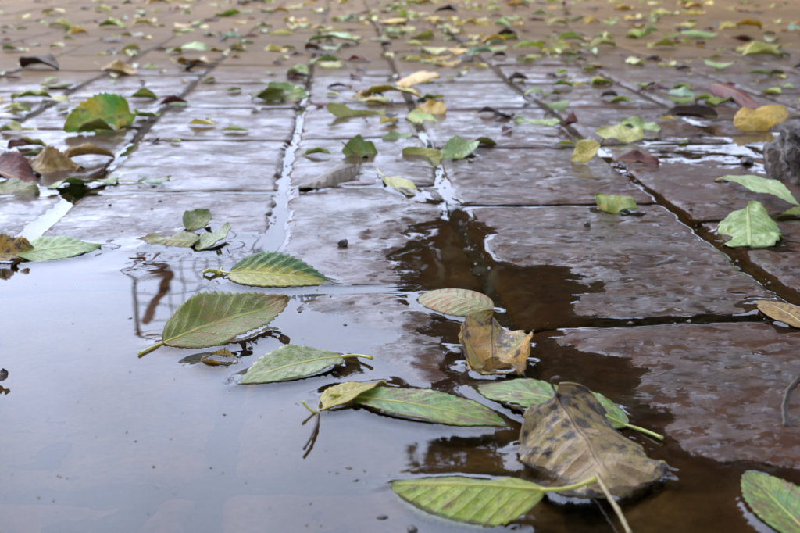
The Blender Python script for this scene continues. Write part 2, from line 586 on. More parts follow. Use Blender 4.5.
def cell_height(u, v, ci, ri, u0, u1, v0, v1, fine=True):
    """Top surface of the paver whose cell is (ci, ri); arrays or scalars."""
    X, Y = to_xy(u, v)
    h = macro(X, Y)
    far = np.clip((Y - 0.5) / 1.0, 0, 1)
    r1, r2, r3 = hash01(ci, ri, 1), hash01(ci, ri, 2), hash01(ci, ri, 3)
    uc, vc = (u0 + u1) / 2, (v0 + v1) / 2
    amp = 0.25 + 1.1 * far
    h = h + 0.001 * amp * (r1 - 0.5) + (u - uc) * (r2 - 0.5) * 0.012 * amp + (v - vc) * (r3 - 0.5) * 0.008 * amp
    k = r1 * 31.0
    h = h + 0.0007 * fbm(u * 26 + k, v * 26 - k, 3)
    if fine:
        ridge = 1 - np.abs(fbm(u * 55 + 3 * k, v * 75 + k, 3))
        h = h + (0.0002 + 0.0006 * np.clip(X * 7 - 0.1, 0, 1)) * (1 - 0.8 * far) * (ridge - 0.7) + 0.00007 * np.clip(1.6 - Y * 2.2, 0, 1) * fbm(u * 260, v * 300, 3, 0.6)
    # worn rounded edge
    wob = 0.0026 * fbm(u * 45 + 5, v * 45 + 2 * k, 4)
    j = 0.0022 if fine else 0.0012
    du = np.minimum(u - u0 - wob_u(ci, v), u1 + wob_u(np.asarray(ci) + 1, v) - u) - j
    dv = np.minimum(v - v0 - wob_v(ci, ri, u, uc), v1 + wob_v(ci, np.asarray(ri) + 1, u, uc) - v) - j * 0.95
    r = 0.007
    qx, qy = np.clip(r - du, 0, None), np.clip(r - dv, 0, None)
    e = r - np.sqrt(qx ** 2 + qy ** 2) + wob * 0.7
    t = np.clip(1 - e / r, 0, 1.6)
    h = h - 0.0032 * t ** 2.4 - np.where(e < 0.0004, np.minimum((0.0004 - e) * 6, 0.02), 0)
    return h, e


def surf(X, Y):
    """pavement height at world points"""
    u, v = to_uv(X, Y)
    ci = np.clip(np.searchsorted(U, u) - 1, 0, len(U) - 2)
    lo = u < U[ci] + wob_u(ci, v); hi = u > U[ci + 1] + wob_u(ci + 1, v)
    ci = np.clip(np.where(lo, ci - 1, np.where(hi, ci + 1, ci)), 0, len(U) - 2)
    ri = np.zeros_like(ci); v0 = np.zeros_like(u); v1 = np.zeros_like(u)
    for c in np.unique(ci):
        m = ci == c
        k = np.clip(np.searchsorted(ROWS[c], v[m]) - 1, 0, len(ROWS[c]) - 2)
        uc_ = (U[c] + U[c + 1]) / 2
        k = np.where(v[m] < ROWS[c][k] + wob_v(c, k, u[m], uc_), k - 1, np.where(v[m] > ROWS[c][k + 1] + wob_v(c, k + 1, u[m], uc_), k + 1, k))
        k = np.clip(k, 0, len(ROWS[c]) - 2)
        ri[m] = k; v0[m] = ROWS[c][k]; v1[m] = ROWS[c][k + 1]
    h, e = cell_height(u, v, ci, ri, U[ci], U[ci + 1], v0, v1)
    gm_ = macro(X, Y); gf = np.clip((Y - 0.72) / 0.25, 0, 1)
    sand = (gm_ * 0.4 - 0.0042) * (1 - gf) + (gm_ - 0.0017) * gf + 0.0008 * fbm(X * 90, Y * 90, 3)
    return np.maximum(h, sand)


# ground sheet to the horizon, bedding sand under the pavers, the pavers themselves
gm = paver_material('far_paving')
gp = mesh_from('ground', [(-150, -150, -0.03), (150, -150, -0.03), (150, 150, -0.03), (-150, 150, -0.03)], [(0, 1, 2, 3)], False)
tag(new_obj('ground', gp, gm), 'flat paved ground reaching to the garden wall', kind='structure')

xs = np.linspace(-4.2, 4.2, 30); xs = np.unique(np.concatenate([xs, np.arange(-0.45, 0.6, 0.004)]))
ys = np.unique(np.concatenate([np.linspace(-1.4, 8.2, 40), np.arange(0.16, 0.8, 0.004), np.arange(0.8, 2.2, 0.03)]))
GX, GY = np.meshgrid(xs, ys, indexing='ij')
GM = macro(GX, GY); gf = np.clip((GY - 0.72) / 0.25, 0, 1) * np.where((GX > -0.15) & (GX < 0.0), 0.35, 1.0)
GZ = (GM * 0.4 - 0.0042) * (1 - gf) + (GM - 0.0017) * gf + 0.0008 * fbm(GX * 90, GY * 90, 3)
pavement = new_obj('pavement', grid_mesh('bedding_sand', np.stack([GX, GY, GZ], -1)), M_SAND)
tag(pavement, 'wet brick pavement laid in straight columns over dark joint sand', kind='structure')


def paver_geom(c, r, nu, nv, fine):
    u0, u1 = U[c], U[c + 1]
    v0, v1 = ROWS[c][r], ROWS[c][r + 1]
    # denser lines at the rounded edges
    def lines(a, b, n):
        e = np.array([0.0018, 0.0030, 0.0042, 0.0056, 0.0075, 0.010]) if fine else np.array([0.0012, 0.0026, 0.0065])
        return np.concatenate([a + e, np.linspace(a + 0.0125, b - 0.0125, n), (b - e)[::-1]])
    lu, lv = lines(u0, u1, nu), lines(v0, v1, nv)
    uu, vv = np.meshgrid(lu, lv, indexing='ij')
    tu, tv = (uu - u0) / (u1 - u0), (vv - v0) / (v1 - v0)
    su, sv = uu.copy(), vv.copy(); uc = (u0 + u1) / 2
    uu = su + wob_u(c, sv) * (1 - tu) + wob_u(c + 1, sv) * tu
    vv = sv + wob_v(c, r, su, uc) * (1 - tv) + wob_v(c, r + 1, su, uc) * tv
    h, e = cell_height(uu, vv, c, r, u0, u1, v0, v1, fine)
    h[0, :] = h[-1, :] = -0.02; h[:, 0] = h[:, -1] = -0.02
    X, Y = to_xy(uu, vv)
    return np.stack([X, Y, h], -1)


cells = []
for c in range(len(U) - 1):
    for r in range(len(ROWS[c]) - 1):
        uc, vc = (U[c] + U[c + 1]) / 2, (ROWS[c][r] + ROWS[c][r + 1]) / 2
        X, Y = to_xy(uc, vc)
        inview = False
        for (uu, vv) in ((U[c], ROWS[c][r]), (U[c + 1], ROWS[c][r]), (U[c], ROWS[c][r + 1]), (U[c + 1], ROWS[c][r + 1]), (uc, vc)):
            x, y = to_xy(uu, vv)
            if y > 0.1:
                px, py, dep = project(x, y, 0)
                if -30 < px < 830 and -6 < py < 580:
                    inview = True
        cells.append((inview, math.hypot(X, Y), c, r, X, Y))
shown = sorted([k for k in cells if k[0]], key=lambda k: k[1])[:300]
shown_set = {(k[2], k[3]) for k in shown}
for (_, d, c, r, X, Y) in shown:
    if d < 0.62: P = paver_geom(c, r, 64, 112, True)
    elif d < 1.1: P = paver_geom(c, r, 34, 60, True)
    else: P = paver_geom(c, r, 10, 16, False)
    P = P - np.array([X, Y, 0])
    o = new_obj('paver', grid_mesh('paver', P), M_PAVER, pavement, (X, Y, 0))
    rv = min(max(0.16 + (X - 0.0) * 3.8 - max(Y - 0.55, 0) * 0.9, 0.12), 0.8)      # riven, rougher pavers towards one side
    o.color = (rv, rv, rv, 1)
# pavers out of the picture, joined
VV, FF, base = [], [], 0
for (iv, d, c, r, X, Y) in cells:
    if (c, r) in shown_set: continue
    g = 0.0038
    u0, u1, v0, v1 = U[c] + g, U[c + 1] - g, ROWS[c][r] + g, ROWS[c][r + 1] - g
    uu = np.array([u0, u0, u0 + .004, u1 - .004, u1, u1]); vv = np.array([v0, v0, v0 + .004, v1 - .004, v1, v1])
    a, b = np.meshgrid(uu, vv, indexing='ij')
    z = np.zeros((6, 6))
    z[1:-1, 1:-1] = -0.0015; z[2:-2, 2:-2] = 0; z[0, :] = z[-1, :] = -0.02; z[:, 0] = z[:, -1] = -0.02
    x, y = to_xy(a, b)
    mz = macro(np.array([[X]]), np.array([[Y]]))[0, 0] if d < 2.5 else 0.004
    h = z + np.where(z > -0.01, mz + 0.001 * (hash01(c, r, 1) - .5) + (a - a.mean()) * 0.012 * (hash01(c, r, 2) - .5), 0)
    VV.append(np.stack([x, y, h], -1).reshape(-1, 3)); FF.append(grid_faces(6, 6) + base); base += 36
VV, FF = np.concatenate(VV), np.concatenate(FF)
me = bpy.data.meshes.new('pavers')
me.vertices.add(len(VV)); me.vertices.foreach_set('co', VV.astype(np.float32).ravel())
me.loops.add(FF.size); me.loops.foreach_set('vertex_index', FF.ravel().astype(np.int32))
me.polygons.add(len(FF)); me.polygons.foreach_set('loop_start', np.arange(0, FF.size, 4, dtype=np.int32))
me.polygons.foreach_set('use_smooth', np.ones(len(FF), dtype=bool)); me.update(calc_edges=True)
o = new_obj('pavers', me, M_PAVER, pavement); o.color = (0.06, 0.06, 0.06, 1); o['kind'] = 'stuff'

# ------------------------------------------------------------------ leaves
LM = {}
def warm(c):
    g = 0.3 * c[0] + 0.6 * c[1] + 0.1 * c[2]
    return (*[max(g + (x - g) * 1.55, 0.004) * 0.80 * k for x, k in zip(c[:3], (1.08, 1.02, 0.80))], 1.0)
def LMat(k, *a, **kw):
    a = [warm(x) if isinstance(x, tuple) else x for x in a]
    kw = {q_: (warm(x) if isinstance(x, tuple) else x) for q_, x in kw.items()}
    LM[k] = leaf_material('leaf_' + k, *a, **kw)
LMat('sage', lin('#8d9450'), lin('#7a8438'), lin('#b8b870'), lin('#8e7c60'), 0.40, tipcol=lin('#9a8260'), edge=lin('#6a5a34'))                       # underside, grey green
LMat('green', lin('#5f8f2c'), lin('#a4b04c'), lin('#b0c070'), lin('#6e5f3a'), 0.44, coat=0.95, edge=lin('#6a5a34'))
LMat('fresh', lin('#93ab3e'), lin('#b4b84c'), lin('#c0c066'), lin('#77654e'), 0.30, coat=0.6, edge=lin('#6a5a34'))
LMat('vivid', lin('#6ab41e'), lin('#e0d020'), lin('#c8c03a'), lin('#6a4a10'), 0.25, edge=lin('#2a6a16'))
LMat('lime', lin('#a8ae1c'), lin('#7f9c28'), lin('#c8c850'), lin('#b89a24'), 0.28, edge=lin('#3f7a1c'))
LMat('two_tone', lin('#c8bc12'), lin('#a8b01c'), lin('#b8c048'), lin('#7a8a1c'), 0.2, split=lin('#2f661a'), coat=0.9)
LMat('yellow', lin('#dcc010'), lin('#ccae12'), lin('#d8c048'), lin('#7a5414'), 0.25)
LMat('pale', lin('#c4c884'), lin('#d2d0a0'), lin('#dcdcae'), lin('#a8a276'), 0.35, edge=lin('#6a5a34'))
LMat('pale_green', lin('#9fba80'), lin('#bccca4'), lin('#cfdab2'), lin('#8a9a62'), 0.38, coat=0.8, edge=lin('#6a5a34'))
LMat('blue_green', lin('#a0bfae'), lin('#bccdbc'), lin('#c8d8c4'), lin('#8a9c80'), 0.25)
LMat('cream', lin('#d4ca80'), lin('#dcd098'), lin('#e2dcaa'), lin('#a89058'), 0.32)
LMat('olive', lin('#86842a'), lin('#6a7828'), lin('#a49e48'), lin('#5a4218'), 0.35)
LMat('tan', lin('#b29468'), lin('#bfa67a'), lin('#c4ae82'), lin('#74522f'), 0.38)
LMat('grey_tan', lin('#b4b48c'), lin('#aaa682'), lin('#b8b08c'), lin('#9a7a58'), 0.42)
LMat('rust', lin('#6e2e10'), lin('#50220e'), lin('#9a5a2c'), lin('#2a140c'), 0.35, coat=0.12)
LMat('dark', lin('#40261c'), lin('#301c16'), lin('#5a3a2a'), lin('#17100e'), 0.35, coat=0.1)
LMat('amber', lin('#d8ac1c'), lin('#a09a22'), lin('#c0a038'), lin('#3c220c'), 0.42, coat=0.95)
LMat('decay', lin('#a08c72'), lin('#9a9a68'), lin('#b8a88c'), lin('#5a4434'), 0.45, coat=0.7)
LMat('rotten', lin('#a8907c'), lin('#a89c70'), lin('#bca890'), lin('#241812'), 0.46, coat=0.9, bs=0.55)
LMat('taupe', lin('#7e7064'), lin('#92857a'), lin('#9c9084'), lin('#54443a'), 0.35)
LMat('frost', lin('#a0ae80'), lin('#c4c8b2'), lin('#b4bc78'), lin('#78844e'), 0.40, coat=0.9, edge=lin('#6a5a34'))
ST = {'y': plain_material('petiole_yellow', lin('#a89c34'), lin('#8a8a2a'), 300, 0.4, 0.0003, 0.4),
      'g': plain_material('petiole_green', lin('#7f9440'), lin('#9a9a40'), 300, 0.4, 0.0003, 0.4),
      'b': plain_material('petiole_brown', lin('#3f2c18'), lin('#241a12'), 300, 0.6, 0.0003, 0.08)}


def blade_points(L, W, fold=0, cup=0, bend=0, tipcurl=0, basecurl=0, twist=0, wave=0, serr=0.06, teeth=14, seed=0, nu=49, nv=17,
                 peak=0.42, acum=1.0):
    """Grid of blade points in leaf space: base at the origin, tip at (L,0,0), +z the upper side. Angles in degrees."""
    rs = np.random.RandomState(seed)
    u = np.linspace(0, 1, nu); v = np.linspace(-1, 1, nv)
    a = peak / (1 - peak)
    S = (u ** (0.62)) * (1 - u) ** (0.62 / a * acum)
    S = S / S.max()
    S = np.maximum(S, 0.012)
    ang = R(bend) * (u - 0.5) * -1 + R(tipcurl) * np.clip((u - 0.62) / 0.38, 0, 1) ** 2 - R(basecurl) * np.clip((0.35 - u) / 0.35, 0, 1) ** 2
    ds = 1.0 / (nu - 1)
    sx = np.concatenate([[0], np.cumsum(np.cos((ang[1:] + ang[:-1]) / 2) * ds)])
    sz = np.concatenate([[0], np.cumsum(np.sin((ang[1:] + ang[:-1]) / 2) * ds)])
    ch = math.hypot(sx[-1], sz[-1]); th = math.atan2(sz[-1], sx[-1])
    c, s = math.cos(-th), math.sin(-th)
    sx, sz = (sx * c - sz * s) / ch, (sx * s + sz * c) / ch
    ang = ang - th
    P = np.zeros((nu, nv, 3))
    ph = rs.rand(6) * 6.28
    for i in range(nu):
        hw = W / 2 * S[i]
        y = v * hw
        x_off = np.zeros(nv)
        if serr > 0 and 0.03 < u[i] < 0.985:
            for side in (0, -1):
                k = (u[i] * teeth + 0.3 * ph[side % 6]) % 1.0
                jit = 0.6 + 0.8 * ((math.sin(int(u[i] * teeth) * 12.9 + ph[1]) * 43.7) % 1)
                y[side] += math.copysign(1, y[side]) * (k - 0.4) * serr * W * jit * (0.4 + 0.6 * S[i])
                x_off[side] = k * serr * 0.35 * W
        t = y
        z = np.abs(t) * math.tan(R(fold)) if fold else np.zeros(nv)
        yy = t * (math.cos(R(fold)) if fold else 1)
        if fold: z = np.abs(t) * math.sin(R(fold))
        if cup:
            Rr = (W / 2) / R(abs(cup))
            tt = yy / Rr
            z = z + math.copysign(1, cup) * Rr * (1 - np.cos(tt)); yy = Rr * np.sin(tt)
        av = np.abs(v)
        z = z + wave * W * av ** 1.5 * (np.sin(u[i] * 9 + ph[0] + (v > 0) * 2.1) * 0.6 + np.sin(u[i] * 17 + ph[2] + (v > 0) * 1.3) * 0.4)
        z = z + 0.02 * W * np.sin(v * 6 + u[i] * 21 + ph[3]) * wave * 4
        # quilting between the lateral veins
        f = (u[i] * 9 - av * 2.1) % 1.0
        z = z + 0.010 * W * np.sin(f * 2 * np.pi) * av * (1 - av) * 4 * min(1, S[i] * 1.5)
        tw = R(twist) * (u[i] - 0.5)
        y2, z2 = yy * math.cos(tw) - z * math.sin(tw), yy * math.sin(tw) + z * math.cos(tw)
        ca, sa = math.cos(ang[i]), math.sin(ang[i])
        P[i, :, 0] = sx[i] * L - z2 * sa + x_off
        P[i, :, 1] = y2
        P[i, :, 2] = sz[i] * L + z2 * ca
    return P


def blade_mesh(P, thick=0.00028):
    me = grid_mesh('blade', P)
    nu, nv = P.shape[:2]
    uvl = me.uv_layers.new(name='UVMap')
    f = grid_faces(nu, nv).ravel()
    uv = np.stack([(f // nv) / (nu - 1), (f % nv) / (nv - 1)], 1)
    uvl.data.foreach_set('uv', uv.astype(np.float32).ravel())
    return me


def add_solid(o, t):
    m = o.modifiers.new('thickness', 'SOLIDIFY'); m.thickness = t; m.offset = 0


MENISCUS = []        # (x, y, z) rim points of leaves lying in the water


def hero(label, mat, base, tip, W, roll=0, pet=None, petr=0.9, stem='y', group=None, wet=True, midrib=True, thick=0.0003, nu=57, nv=19, name='fallen_leaf', petbow=0.0, **kw):
    """base/tip: (px, py, z mm) of the blade's two ends; pet: the same for the free end of the stalk."""
    B = ground(base[0], base[1], base[2] * 1e-3); T = ground(tip[0], tip[1], tip[2] * 1e-3)
    X = (T - B); L = X.length; X.normalize()
    Yv = Vector((0, 0, 1)).cross(X).normalized(); Z = X.cross(Yv)
    rot = Matrix.Rotation(R(roll), 3, X)
    Yv, Z = rot @ Yv, rot @ Z
    Mw = np.array([list(X), list(Yv), list(Z)])          # rows: axes
    if kw.get('seed', 0) >= 14:                          # smaller leaves have dried and crumpled more
        q_ = random.Random(kw['seed'])
        kw.setdefault('wave', q_.uniform(0.08, 0.16)); kw.setdefault('twist', q_.uniform(-45, 45)); kw.setdefault('tipcurl', q_.choice([0, 35, 60]))
        W = W * 0.88
    P = blade_points(L, W * 1e-3, nu=nu, nv=nv, **kw)
    Pw = P @ Mw
    root = empty(name, B)
    tag(root, label, 'leaf', group or 'fallen leaves in and around the puddle')
    o = new_obj('blade', blade_mesh(Pw), LM[mat], root); add_solid(o, thick)
    if midrib:
        c = nv // 2
        pts = [Vector(Pw[i, c]) for i in range(0, nu, 3)]
        rr = [0.00042 * petr * (1 - 0.75 * i / len(pts)) for i in range(len(pts))]
        new_obj('midrib', tube_mesh('midrib', pts, rr, 6), ST[stem], root)
    if pet is not None:
        E = ground(pet[0], pet[1], pet[2] * 1e-3) - B
        n_ = 10
        d0 = -X * (E.length * 0.5)
        pts = []
        for i in range(n_ + 1):
            t = i / n_
            p = d0 * (2 * t * (1 - t)) + E * t * t if petbow == 0 else E * t + Vector((0, 0, petbow * 1e-3)) * 4 * t * (1 - t)
            pts.append(p)
        pts.insert(0, X * 0.0015)
        rr = [0.00052 * petr * (1.0 - 0.2 * i / len(pts)) for i in range(len(pts))]
        rr[-1] *= 1.35; rr[-2] *= 1.2
        new_obj('petiole', tube_mesh('petiole', pts, rr, 8), ST[stem], root)
    if wet:
        rim = np.concatenate([Pw[:, 0], Pw[:, -1], Pw[0], Pw[-1]]) + np.array(list(B))
        # nearest rim points only where the margin is close to the water
        for q in rim:
            if -0.002 < q[2] < 0.0045:
                MENISCUS.append((q[0], q[1], q[2]))
    return root


hero('grey-green serrated leaf lying underside up with raised yellow veins and a curled tan tip', 'sage', (163, 343, 1.5), (288, 296, 10), 27, roll=24,
     pet=(139, 354, 0.5), fold=14, bend=16, tipcurl=40, wave=0.06, serr=0.07, teeth=17, seed=1, petr=1.1)
hero('folded bright yellow and green leaf with its serrated edge raised over its own reflection', 'two_tone', (229, 273, 2.5), (333, 284, 0.8), 24, roll=24,
     fold=16, bend=18, serr=0.06, teeth=16, seed=2, peak=0.36, pet=(222, 268, 2))
hero('pale frosted green leaf half sunk in the puddle beside the curled amber scrap', 'frost', (342, 357, 1.0), (238, 385, 0.2), 20, roll=-9,
     fold=10, bend=22, wave=0.05, serr=0.05, seed=3, pet=(372, 358, 2), petr=1.2)
hero('small curled amber leaf scrap sticking up between two floating green leaves', 'amber', (202, 358, 1), (238, 362, 1), 15, roll=0,
     cup=80, bend=-70, serr=0.05, teeth=8, seed=4, nu=31, nv=13, midrib=False)
hero('short pale tan leaf floating with a yellow stalk poking out to one side', 'cream', (320, 412, 0.3), (386, 381, 0.6), 15, roll=-12,
     cup=25, bend=20, wave=0.06, serr=0.04, seed=5, pet=(302, 401, 4))
hero('long green floating leaf with a brown streak along its middle', 'green', (353, 397, 1.2), (512, 428, -0.2), 19, roll=4, stem='y',
     fold=6, bend=14, wave=0.04, serr=0.05, teeth=18, seed=6, pet=(330, 395, 2.5), petr=1.2)
hero('green leaf tucked under the big decaying leaf with its stalk curving out', 'green', (628, 426, 0.6), (472, 388, -0.2), 23, roll=-3, stem='g',
     bend=26, wave=0.05, serr=0.04, seed=7, pet=(662, 438, 1), petr=1.1)
hero('large decaying brown leaf with black rotten patches, peaked up like a tent', 'rotten', (556, 393, 11), (617, 500, -1.4), 42, roll=3, stem='b',
     cup=-38, bend=24, basecurl=30, wave=0.15, serr=0.05, teeth=11, seed=8, peak=0.55, acum=0.75, pet=(560, 378, 22), nu=65, nv=27)
hero('light green serrated leaf with a thick yellow stalk and a brown rot spot', 'fresh', (546, 490, 7.5), (391, 484, 1.5), 27, roll=-6, stem='y',
     fold=-24, bend=8, wave=0.03, serr=0.06, teeth=17, seed=9, pet=(597, 478, 12), petr=1.25, peak=0.45)
hero('grey-tan leaf arched over its dark shadow at the edge of the brown pool', 'grey_tan', (492, 311, 3), (420, 296, 1), 22, roll=-14,
     cup=-30, bend=40, serr=0.02, seed=10, midrib=False, peak=0.5)
hero('torn amber and brown leaf with serrated edges half sunk in the brown pool', 'amber', (492, 316, 7), (496, 374, 1.0), 30, roll=-8, stem='b',
     cup=58, bend=-20, wave=0.2, twist=20, tipcurl=30, serr=0.06, teeth=13, seed=11, peak=0.5)
hero('green leaf with a curled brown tip lying against the wet red paver', 'green', (822, 546, 1), (746, 472, 1), 17, roll=-8,
     fold=12, tipcurl=0, serr=0.05, seed=12)
hero('tan leaf lodged in the joint with a bright water rim round its edge', 'tan', (812, 330, 1), (758, 300, 1), 18, roll=0, bend=16, serr=0.03, seed=13)
hero('small green and white leaf standing on edge beside two pale leaves', 'frost', (188, 230, 1), (208, 209, 9), 17, roll=24, cup=40, seed=14, serr=0.06, bend=24)
hero('pale olive leaf lying at the rim of the puddle with a dark toothed edge', 'sage', (200, 243, 2), (140, 240, 1), 20, roll=-18, cup=-20, bend=12, seed=15, twist=8, tipcurl=0, serr=0.06)
hero('grey-white crumpled leaf leaning against the pale olive leaf', 'frost', (200, 250, 1), (228, 222, 7), 16, roll=-8, cup=28, seed=16, serr=0.05, wave=0.08)
hero('long tan and pale green leaf with an orange tip lying across the puddle edge', 'pale_green', (14, 256, 2), (101, 246, 1.5), 26, roll=14, bend=20, seed=17, twist=8, tipcurl=0, wave=0.06, serr=0.04)
hero('folded yellow and brown leaf mirrored in the puddle, next to the orange-tipped leaf', 'amber', (-14, 258, 2), (36, 250, 3), 24, roll=28, fold=24, seed=18, bend=24)
hero('pale green leaf on the paver joint with a thin yellow stalk trailing', 'pale_green', (118, 181, 2), (44, 188, 1), 22, roll=14, bend=24, seed=19, twist=8, tipcurl=0, pet=(144, 184, 1))
hero('small yellow-olive leaf scrap lying on a wet paver near the trailing stalk', 'cream', (150, 185, 1), (176, 177, 1), 9, roll=16, cup=30, seed=20, midrib=False)
hero('crumpled tan leaf with a pointed fold standing up', 'tan', (20, 172, 2), (82, 166, 3), 34, roll=30, cup=40, wave=0.16, seed=21, bend=30)
hero('rust-brown curled leaf leaning beside the crumpled tan leaf', 'rust', (-16, 172, 2), (36, 188, 1), 34, roll=24, cup=55, seed=22, bend=30)
hero('grey-olive leaf lying under the rust-brown curled leaf', 'olive', (-20, 190, 1), (40, 192, 1), 26, roll=20, seed=23, bend=20, wave=0.1)
hero('bright green toothed leaf with yellow middle and dark holes, standing on its side', 'vivid', (130, 112, 12), (64, 127, 9), 42, roll=-62, fold=10, bend=14, serr=0.07, teeth=13, seed=24)
hero('curled grey-brown dead leaf with an upright dark stalk', 'taupe', (356, 166, 7), (300, 188, 3), 34, roll=-10, cup=-85, bend=14, seed=25, pet=(342, 142, 20), stem='b')
hero('dark green leaf with a pale folded rim behind the grey-brown dead leaf', 'green', (378, 154, 2), (342, 150, 6), 28, roll=-38, cup=50, seed=26)
hero('pale yellow-green leaf lying along the paver edge with its stalk bent back', 'pale', (384, 176, 4), (426, 200, 1), 16, roll=10, cup=45, seed=27, pet=(378, 168, 5))
hero('pale leaf curved up like a bowl with pointed ends', 'pale', (326, 105, 14), (386, 108, 8), 24, roll=35, cup=55, bend=-75, seed=28)
hero('pale yellow-green leaf with a ragged brown edge beside the bright wet joint', 'pale', (402, 152, 4), (470, 160, 3), 26, roll=26, cup=30, bend=-24, seed=29, wave=0.12)
hero('pale green leaf propped up over the end of the ragged leaf', 'pale_green', (474, 140, 8), (442, 160, 3), 22, roll=-26, cup=40, seed=30)
hero('small white-edged green leaf on the wet paver between two curled leaves', 'pale_green', (382, 142, 1), (414, 132, 6), 16, roll=22, cup=34, seed=31)
hero('small dark green leaf folded under an orange-yellow leaf', 'vivid', (408, 114, 4), (436, 125, 2), 22, roll=20, cup=50, seed=32)
hero('orange-yellow leaf lying against the dark green folded leaf', 'yellow', (446, 112, 5), (416, 106, 8), 24, roll=-30, cup=30, seed=33)
hero('yellow and green leaf perched on a pale one over its brown reflection', 'lime', (596, 196, 8), (638, 208, 5), 20, roll=24, cup=-40, seed=34, bend=20)
hero('small pale leaf scrap under the yellow and green leaf', 'pale_green', (594, 208, 1), (628, 210, 3), 13, roll=10, cup=30, seed=35, midrib=False)
hero('crumpled pale green leaf with spread lobes over the dark water near the stone', 'pale_green', (748, 206, 10), (750, 246, 2), 36, roll=6, cup=-26, wave=0.14, seed=36, twist=8, tipcurl=0, peak=0.55, acum=0.7)
hero('long slender green leaf arched above the dark water near the stone', 'pale_green', (724, 178, 4), (800, 206, 8), 16, roll=18, bend=26, seed=37, twist=8, tipcurl=0, pet=(716, 180, 2))
hero('narrow bright green leaf crossing the crumpled pale one by the stone', 'fresh', (838, 206, 4), (768, 218, 3), 14, roll=-24, seed=38, cup=20)
hero('pale yellow leaf standing on edge with a brown stalk above', 'cream', (600, 144, 14), (571, 161, 2), 20, roll=-40, fold=12, seed=39, pet=(604, 138, 18), stem='b')
hero('red-brown leaf curled flat on the wet paver beside the bright joint', 'rust', (614, 160, 3), (660, 162, 3), 20, roll=18, cup=40, seed=40)
hero('smooth yellow leaf arched over its mirror image near the stone', 'yellow', (786, 108, 14), (736, 127, 3), 34, roll=-26, cup=-24, bend=20, seed=41, peak=0.5)
hero('long red-brown curled leaf draped over a bright lime leaf', 'rust', (710, 84, 14), (768, 106, 8), 32, roll=14, cup=-75, bend=24, seed=42)
hero('dark rolled brown leaf lying on the wet paver beside the smooth yellow leaf', 'dark', (718, 117, 4), (662, 114, 5), 26, roll=-20, cup=80, seed=43)
hero('pale green leaf with a brown underside raised over its reflection', 'pale_green', (562, 122, 5), (514, 120, 4), 30, roll=-14, cup=-50, seed=44)
hero('brown folded leaf stub standing at the end of the brown-bellied leaf', 'rust', (564, 126, 3), (578, 122, 8), 22, roll=30, fold=40, seed=45, midrib=False)
hero('narrow pale green leaf cupped around bright water on the wet paver', 'pale_green', (620, 122, 4), (662, 129, 3), 22, roll=16, cup=50, seed=46)
hero('pale yellow-green leaf spread flat with an olive shadowed middle', 'pale', (644, 138, 3), (596, 130, 6), 28, roll=-20, bend=30, wave=0.1, seed=47)
hero('white-green leaf with a long bent stalk straddling the bright wet joint', 'pale_green', (268, 84, 16), (310, 94, 8), 30, roll=24, cup=30, bend=-40, seed=48, pet=(252, 78, 22))
hero('large yellow leaf humped over its own brown shadow', 'yellow', (398, 82, 4), (440, 76, 16), 40, roll=26, cup=-45, bend=30, seed=49)
hero('dark blurred leaf tip reaching over the open water', 'dark', (-40, 380, 3), (6, 370, 4), 14, roll=10, seed=50, wet=False)

# leaves farther off and along the sides: a few blade shapes, each leaf an individual
SHAPES = []
for k in range(12):
    q = random.Random(500 + k)
    kw = dict(cup=q.choice([-70, -45, 40, 60, 85, 30]), bend=q.choice([-60, -35, 25, 45]), wave=q.uniform(0.04, 0.14), serr=0.05, teeth=12, seed=200 + k,
              fold=q.choice([0, 15]), twist=q.uniform(-40, 40), tipcurl=q.choice([0, 30, 60]))
    P = blade_points(0.052, 0.027 + 0.006 * q.random(), nu=25, nv=9, **kw)
    pts = [Vector((0.001, 0, 0)) + Vector((-0.012 * t, 0.003 * t * t, 0.003 * t)) for t in np.linspace(0, 1, 5)]
    lo = float(P[:, :, 2].min())
    SHAPES.append((blade_mesh(P), tube_mesh('petiole', pts, [0.0006] * 5, 6), lo))

